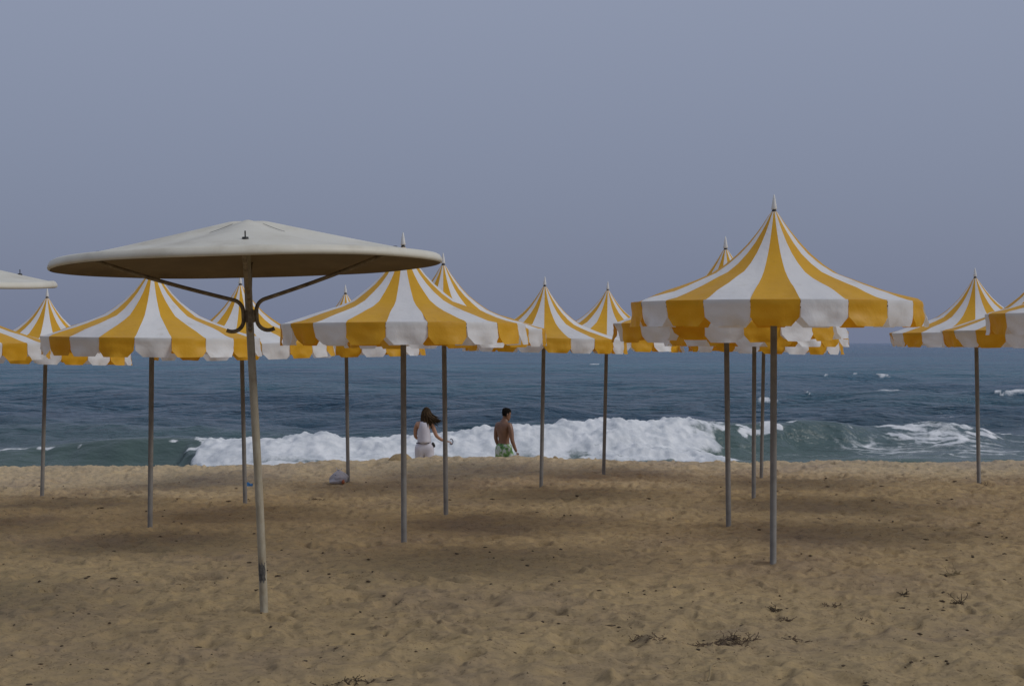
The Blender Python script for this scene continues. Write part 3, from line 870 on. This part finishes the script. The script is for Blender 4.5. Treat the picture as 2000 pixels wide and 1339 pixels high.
def woman():
    D = 28.0
    top = px(838, 795, D); foot_z = top.z - 1.68
    root = empty('person', (px(829, 795, D).x, D, foot_z), (0, 0, R(4)))
    tag(root, 'woman in white vest and trousers with brown hair blowing, seen from behind', 'person')
    V = [(0, 0, .92, .150, .115), (-.005, .0, 1.04, .118, .092), (-.015, .0, 1.18, .125, .095), (-.01, -.005, 1.30, .145, .098), (.01, .0, 1.385, .085, .068), (.025, .015, 1.45, .046, .048), (.035, .03, 1.52, .05, .055),
         (-.145, .0, 1.345, .055, .052), (-.185, .06, 1.22, .044, .044), (-.185, .14, 1.08, .037, .037), (-.15, .24, 1.03, .031, .031), (-.12, .31, 1.03, .022, .022),
         (.150, .0, 1.335, .055, .054), (.195, -.005, 1.22, .046, .046), (.245, -.02, 1.09, .039, .039), (.345, .02, 1.015, .034, .034), (.44, .05, .985, .022, .023),
         (-.085, .0, .82, .098, .102), (-.085, .06, .48, .062, .064), (-.085, .03, .28, .054, .058), (-.085, -.02, .085, .036, .038), (-.09, .09, .03, .036, .026),
         (.085, .0, .82, .098, .102), (.085, -.03, .48, .062, .064), (.085, -.10, .29, .054, .058), (.085, -.18, .11, .036, .038), (.09, -.08, .03, .036, .026)]
    E = [(0, 1), (1, 2), (2, 3), (3, 4), (4, 5), (5, 6), (3, 7), (7, 8), (8, 9), (9, 10), (10, 11), (3, 12), (12, 13), (13, 14), (14, 15), (15, 16),
         (0, 17), (17, 18), (18, 19), (19, 20), (20, 21), (0, 22), (22, 23), (23, 24), (24, 25), (25, 26)]
    parts = [skin_mesh('body', V, E, {0})]
    hc = (.04, .04, 1.56)
    hm, rot, s_ = head_mesh(hc, .215, R(-10), R(-14), .069)
    parts.append(hm)
    parts += hand_meshes(V[11][:3], (-.10, .38, 1.03), (1, 0, .2), (0, 0, -1), .95, .6)
    parts += hand_meshes(V[16][:3], (.52, .07, .97), (0, 1, .1), (0, 0, -1), .95, 1.1)
    link('body', merge(parts, 'body'), M_SKW, root)
    Vt = [(0, 0, .93, .205, .165), (-.002, 0, 1.00, .195, .155), (-.010, 0, 1.12, .182, .142), (-.012, -.003, 1.24, .182, .138), (-.005, -.005, 1.345, .165, .118), (.0, -.002, 1.405, .105, .088)]
    link('vest', skin_mesh('vest', Vt, [(0, 1), (1, 2), (2, 3), (3, 4), (4, 5)], {0}), M_TOP, root)
    Vp = [(0, 0, 1.00, .180, .145), (0, 0, .88, .208, .168), (-.085, 0, .78, .130, .138), (-.088, .06, .48, .090, .092), (-.088, .02, .26, .072, .076), (-.088, -.015, .10, .066, .07),
          (.085, 0, .78, .130, .138), (.088, -.03, .48, .090, .092), (.088, -.11, .28, .072, .076), (.088, -.17, .13, .066, .07)]
    link('trousers', skin_mesh('trousers', Vp, [(0, 1), (1, 2), (2, 3), (3, 4), (4, 5), (1, 6), (6, 7), (7, 8), (8, 9)], {0}), M_PANTS, root)
    # dark waistband showing at the back
    m = MB(); rows = []
    for j in range(4):
        z = .945 + .022*j/3
        rows.append([((.186)*math.cos(R(205 + 95*k/16)), (.150)*math.sin(R(205 + 95*k/16)) - .006, z + .008*math.sin(math.pi*k/16)) for k in range(17)])
    m.grid(rows); m.build('waistband', M_NAVY, root)
    m = MB(); ellipsoid(m, (.185, -.05, .92), (.030, .036, .058), 8, rot=Euler((0, R(-24), 0)).to_matrix()); m.build('pouch', M_BLK, root)
    # wind blown hair: a cap and many tapering locks
    m = MB()
    rows = []
    for i in range(9):
        la = R(-30 + 120*i/8); row = []
        for k in range(22):
            lo_ = 2*math.pi*k/22
            z = math.sin(la)*.126
            if i == 0: z += .07*max(0, math.sin(lo_)) - .02*max(0, -math.sin(lo_))
            p = Vector((math.cos(la)*math.cos(lo_)*.086, math.cos(la)*math.sin(lo_)*.100 - .01, z + .012))
            row.append(Vector(hc) + rot @ (p*s_))
        rows.append(row)
    m.grid(rows, close=True)
    rr = random.Random(3)
    for q in range(190):
        az = R(rr.uniform(170, 372)); el = R(rr.uniform(-25, 72))
        st = Vector(hc) + rot @ Vector((math.cos(el)*math.cos(az)*.083, math.cos(el)*math.sin(az)*.095 - .01, math.sin(el)*.118 + .01))
        o_ = (st - Vector(hc)).normalized()
        side = max(0, math.cos(az))
        ln = rr.uniform(.24, .36) + .10*math.sin(el)
        gust = rr.uniform(.5, 1.0) if (side > .25 and rr.random() < .55) else rr.uniform(-.02, .16)
        pts = [st - o_*.012]
        p = st.copy(); v = o_*.25 + Vector((.02, -.15, -.6))
        for t in range(7):
            g_ = gust*min(1, t/3.0)
            v = v*.55 + Vector((1.1*g_, -.06 - .10*(t < 2), -.85 + .55*g_))*.45
            p = p + v.normalized()*ln/7
            p.x += rr.gauss(0, .004); p.y += rr.gauss(0, .004)
            pts.append(p.copy())
        m.tube(pts, [.012, .017, .019, .019, .017, .013, .008, .003], 5)
    m.build('hair', M_HAIRW, root)
    return root

man(); wo = woman()
# dark looped lead in the woman's hand
mt = wo.matrix_basis
hp = mt @ Vector((.525, .075, .965))
m = MB()
m.tube([(hp.x + .022 + .036*math.cos(a), hp.y, hp.z + .006 + .058*math.sin(a)) for a in np.linspace(R(125), R(-150), 18)], .0085, 8)
lead = m.build('lead_handle', M_NAVY)
tag(lead, "dark looped handle held in the woman's outstretched hand", 'lead handle')

# ------------------------------------------------------------------ litter, mounds and dry plants on the sand
_gx0, _gy0, _gs = -13.0, 6.0, .03
_GH = ground(*np.meshgrid(np.arange(_gx0, 13, _gs), np.arange(_gy0, 26.5, _gs)))
def gz(x, y):
    a, b = (x - _gx0)/_gs, (y - _gy0)/_gs
    i, j = int(a), int(b); u, v = a - i, b - j
    h = _GH
    return float((h[j, i]*(1-u) + h[j, i+1]*u)*(1-v) + (h[j+1, i]*(1-u) + h[j+1, i+1]*u)*v)
def on_sand(pxx, pyy):
    """point of the sand under a photo pixel (march along the ray)"""
    d = 7.0
    while d < 25.5:
        p = px(pxx, pyy, d)
        if p.z <= gz(p.x, p.y): return p
        d += .02
    return px(pxx, pyy, 25)

# plastic bag
bp_ = on_sand(664, 943)
M_BAG, nt, b, n, l = new_mat('thin_white_plastic')
b.inputs['Base Color'].default_value = (.66, .67, .74, 1); b.inputs['Roughness'].default_value = .35
tr = n.new('ShaderNodeBsdfTranslucent'); tr.inputs[0].default_value = (.6, .6, .66, 1)
mx = n.new('ShaderNodeMixShader'); mx.inputs[0].default_value = .35
l.new(b.outputs[0], mx.inputs[1]); l.new(tr.outputs[0], mx.inputs[2]); l.new(mx.outputs[0], n['Material Output'].inputs[0])
bag = empty('plastic_bag', (bp_.x - .02, bp_.y, gz(bp_.x, bp_.y)))
bag.scale = (.80, .80, .80)
tag(bag, 'crumpled white plastic bag of rubbish leaning by a thin parasol pole', 'bag')
m = MB(); rows = []
for i in range(19):
    t = i/18; row = []
    w = np.interp(t, [0, .08, .2, .45, .7, .86, .94, 1], [.10, .165, .175, .150, .105, .050, .022, .030])
    for k in range(36):
        a = 2*math.pi*k/36
        cr = 1 + .28*float(pn(math.cos(a)*1.3 + 5, math.sin(a)*1.3 + t*2.2, 5)) + .20*float(pn(math.cos(a)*3.2, math.sin(a)*3.2 + t*5, 6)) + .10*float(pn(math.cos(a)*7, math.sin(a)*7 + t*9, 8))
        row.append((w*cr*math.cos(a)*1.12 + .03*math.sin(t*2.5) - .02, w*cr*math.sin(a)*.9, max(0, .27*t + .03*float(pn(math.cos(a)*2, math.sin(a)*2 + t*3, 9))*math.sin(math.pi*t))))
    rows.append(row)
m.grid(rows, close=True); m.build('bag_body', M_BAG, bag)
m = MB()
for e in (-1, 1):
    m.grid([[(.02 + e*.02 + e*t*.05 + .012*math.sin(t*5 + u*3), .02*(u - .5) + .01*e, .255 + .045*t + .008*u) for u in np.linspace(0, 1, 5)] for t in np.linspace(0, 1, 6)])
m.build('bag_handle', M_BAG, bag)
m = MB(); ellipsoid(m, (.105, -.13, .038), (.032, .026, .040), 8)
for i_, v in enumerate(m.v):
    f = 1 + .15*math.sin(i_*1.7); m.v[i_] = (.105 + (v[0] - .105)*f, -.13 + (v[1] + .13)*f, .038 + (v[2] - .038)*f)
m.build('red_packet', simple('orange_red_wrapper', (.42, .11, .05), (.50, .18, .08), 20, .5), bag)
m = MB(); ellipsoid(m, (-.045, -.095, .165), (.020, .012, .014), 8); m.build('blue_print', simple('blue_print', (.12, .14, .25), (.16, .18, .30), 20, .5), bag)

# small blue wrapper
b2_ = on_sand(487, 950)
m = MB()
m.grid([[(-.045 + .09*u + .006*math.sin(v_*7), .03*math.sin(v_*2.2 + u), .004 + .05*math.sin(v_*math.pi*.8)*(1 + .3*math.sin(u*6))) for u in np.linspace(0, 1, 8)] for v_ in np.linspace(0, 1, 7)])
bl = m.build('blue_wrapper', simple('blue_plastic', (.03, .16, .42), (.05, .22, .50), 12, .4))
bl.location = (b2_.x, b2_.y, gz(b2_.x, b2_.y))
tag(bl, 'small crumpled blue wrapper on the sand beside the leaning pole', 'wrapper')

# sand mounds on the berm crest
def mound(cxp, cyp, wpx, hpx, D, lab, seed):
    c = px(cxp, cyp, D); k = D/FPX; w, h = wpx*k/2, hpx*k
    m = MB(); rows = []
    for i in range(13):
        t = i/12; row = []
        for q in range(30):
            a = 2*math.pi*q/30
            r = t*(1 + .12*float(pn(math.cos(a)*1.2 + seed, math.sin(a)*1.2, seed)))
            z = h*(1 - t**2.2)*(1 + .16*float(pn(math.cos(a)*t*2.2, math.sin(a)*t*2.2 + seed, 9))) - .10*t**3
            row.append((w*r*math.cos(a), w*.8*r*math.sin(a), z))
        rows.append(row)
    m.grid(rows, close=True)
    o = m.build('sand_mound', sand.data.materials[0])
    o.location = (c.x, D, c.z - .005)
    # the sand material is laid out in object space; shift it
    tag(o, lab, 'mound')
mound(783, 900, 66, 16, 25.05, 'rounded heap of sand on the crest left of the woman', 4)
mound(1085, 898, 22, 8, 25.05, 'small knob of sand on the crest right of the man', 8)

# dry plants and twigs
M_TWIG = simple('dry_brown_stem', (.085, .056, .034), (.15, .10, .058), 20, .85)
M_WEED = simple('dark_dried_weed', (.045, .030, .018), (.10, .068, .036), 25, .9)
M_STRAW = simple('straw_grass', (.20, .15, .075), (.30, .23, .12), 20, .8)
def plant(pxx, pyy, wpx, hpx, n, lab, mat, seed, flat=.5, name='dry_plant', cat='dry plant'):
    c = on_sand(pxx, pyy); k = c.y/FPX; rr = random.Random(seed)
    m = MB(); W, H = wpx*k/2, hpx*k
    for q in range(n):
        x0, y0 = rr.gauss(0, W*.35), rr.gauss(0, W*.35*flat)
        a = rr.uniform(0, 6.28); ln = rr.uniform(.3, 1)*max(H*1.1, W*.45)
        z0 = gz(c.x + x0, c.y + y0) - c.z - .004
        p = Vector((x0, y0, z0)); d = Vector((math.cos(a), math.sin(a)*.7, rr.uniform(.15, 1.0))).normalized()
        pts = [p.copy()]
        for t in range(5):
            d = (d + Vector((rr.gauss(0, .35), rr.gauss(0, .35), rr.gauss(-.12, .25)))).normalized()
            p = p + d*ln/5
            zz = gz(c.x + p.x, c.y + p.y) - c.z + .004
            if p.z < zz: p.z = zz
            if p.z > H*1.1: p.z = H*1.1; d.z *= -.5
            pts.append(p.copy())
            if rr.random() < .45:
                d2 = (d + Vector((rr.gauss(0, .8), rr.gauss(0, .8), rr.gauss(.1, .5)))).normalized()
                e = p + d2*ln*.2
                m.tube([p, (p + e)/2 + Vector((0, 0, .004)), e], [.0030, .0022, .0012], 4)
        m.tube(pts, [.0026, .0025, .0023, .002, .0017, .001], 4)
    o = m.build(name, mat); o.location = c
    tag(o, lab, cat)
plant(1425, 1252, 150, 26, 70, 'tangle of dry brown stems in the foreground sand, the widest of the clumps', M_TWIG, 1)
plant(1550, 1250, 46, 28, 16, 'small dry upright stems just right of the widest tangle', M_TWIG, 2)
plant(1515, 1195, 22, 20, 14, 'dark tuft of dead weed above the widest tangle', M_WEED, 3)
plant(1538, 1212, 36, 16, 14, 'low dry clump just below the dark tuft', M_TWIG, 4)
plant(1245, 1245, 50, 22, 12, 'sparse dry stems left of the widest tangle', M_TWIG, 5)
plant(1865, 1122, 34, 26, 18, 'pale tuft of dry straw at the right on bare sand', M_STRAW, 6)
plant(1876, 1180, 26, 28, 14, 'brown dead tuft below the pale straw at right', M_WEED, 7)
plant(1768, 1165, 22, 14, 12, 'dark brown weed clump left of the brown dead tuft', M_WEED, 8)
plant(1625, 1187, 50, 18, 8, 'thin creeping dry stem right of the dark tuft', M_TWIG, 9, .3)
plant(1690, 1213, 60, 12, 8, 'sparse low twigs lying between the tangle and the right edge', M_TWIG, 10, .3)
plant(620, 976, 40, 7, 16, 'flat dried seaweed strand on the sand below the plastic bag', M_WEED, 11, .4, 'seaweed', 'seaweed')
plant(1922, 946, 20, 7, 10, 'dark dried seaweed clump at the foot of the right hand parasol pole', M_WEED, 12, .5, 'seaweed', 'seaweed')
plant(1280, 1250, 40, 20, 9, 'few thin dry stems between sparse stems and the widest tangle', M_TWIG, 13)
plant(690, 1336, 120, 16, 22, 'dark matted weed at the very bottom edge left of centre', M_WEED, 14, .4, 'seaweed', 'seaweed')
# one bent twig
tw = on_sand(1382, 1332); te = on_sand(1418, 1300)
m = MB(); pts = []
for t in np.linspace(0, 1, 9):
    x_, y_ = tw.x + (te.x - tw.x)*t - .02*math.sin(t*3), tw.y + (te.y - tw.y)*t + .04*math.sin(t*3.1)
    pts.append((x_, y_, gz(x_, y_) + .008 + .03*math.sin(t*2.6)))
m.tube(pts, [.005, .005, .0045, .004, .004, .0035, .003, .0025, .0015], 6)
tag(m.build('twig', M_STRAW), 'single bent pale twig lying near the bottom edge', 'twig')

# crumbs of weed, bark and pebble nobody could count
rr = np.random.RandomState(12)
N = 4200
yy = 6.9 + 16*rr.rand(N)**1.25
xx = (rr.rand(N) - .5)*2*(1.0 + .42*yy)
keep = pn(xx/1.6, yy/1.1, 90) + .5*rr.rand(N) > .05
xx, yy = xx[keep], yy[keep]; zz = ground(xx, yy)
ico = [(0, 0, 1), (.9, 0, .4), (.28, .85, .4), (-.72, .53, .4), (-.72, -.53, .4), (.28, -.85, .4), (.72, .53, -.4), (-.28, .85, -.4), (-.9, 0, -.4), (-.28, -.85, -.4), (.72, -.53, -.4), (0, 0, -1)]
icf = [(0, 1, 2), (0, 2, 3), (0, 3, 4), (0, 4, 5), (0, 5, 1), (1, 6, 2), (2, 7, 3), (3, 8, 4), (4, 9, 5), (5, 10, 1), (6, 7, 2), (7, 8, 3), (8, 9, 4), (9, 10, 5), (10, 6, 1), (11, 7, 6), (11, 8, 7), (11, 9, 8), (11, 10, 9), (11, 6, 10)]
m = MB()
for x_, y_, z_ in zip(xx, yy, zz):
    s0 = .0025 + .0068*rr.rand()**4*(1 + .06*y_)
    st = 1 + 2.2*rr.rand()**2; a = rr.rand()*6.28; ca, sa = math.cos(a), math.sin(a)
    b0 = len(m.v)
    for (u, v, w) in ico:
        k = s0*(.75 + .5*rr.rand()); u, v, w = u*k*st, v*k, w*k*.7
        m.v.append((x_ + u*ca - v*sa, y_ + u*sa + v*ca, z_ + w + s0*.25))
    m.f += [(b0 + i, b0 + j, b0 + k) for i, j, k in icf]
deb = m.build('beach_debris', M_WEED, smooth=False)
tag(deb, 'small dark crumbs of weed and bark strewn over the sand', 'debris', None, 'stuff')
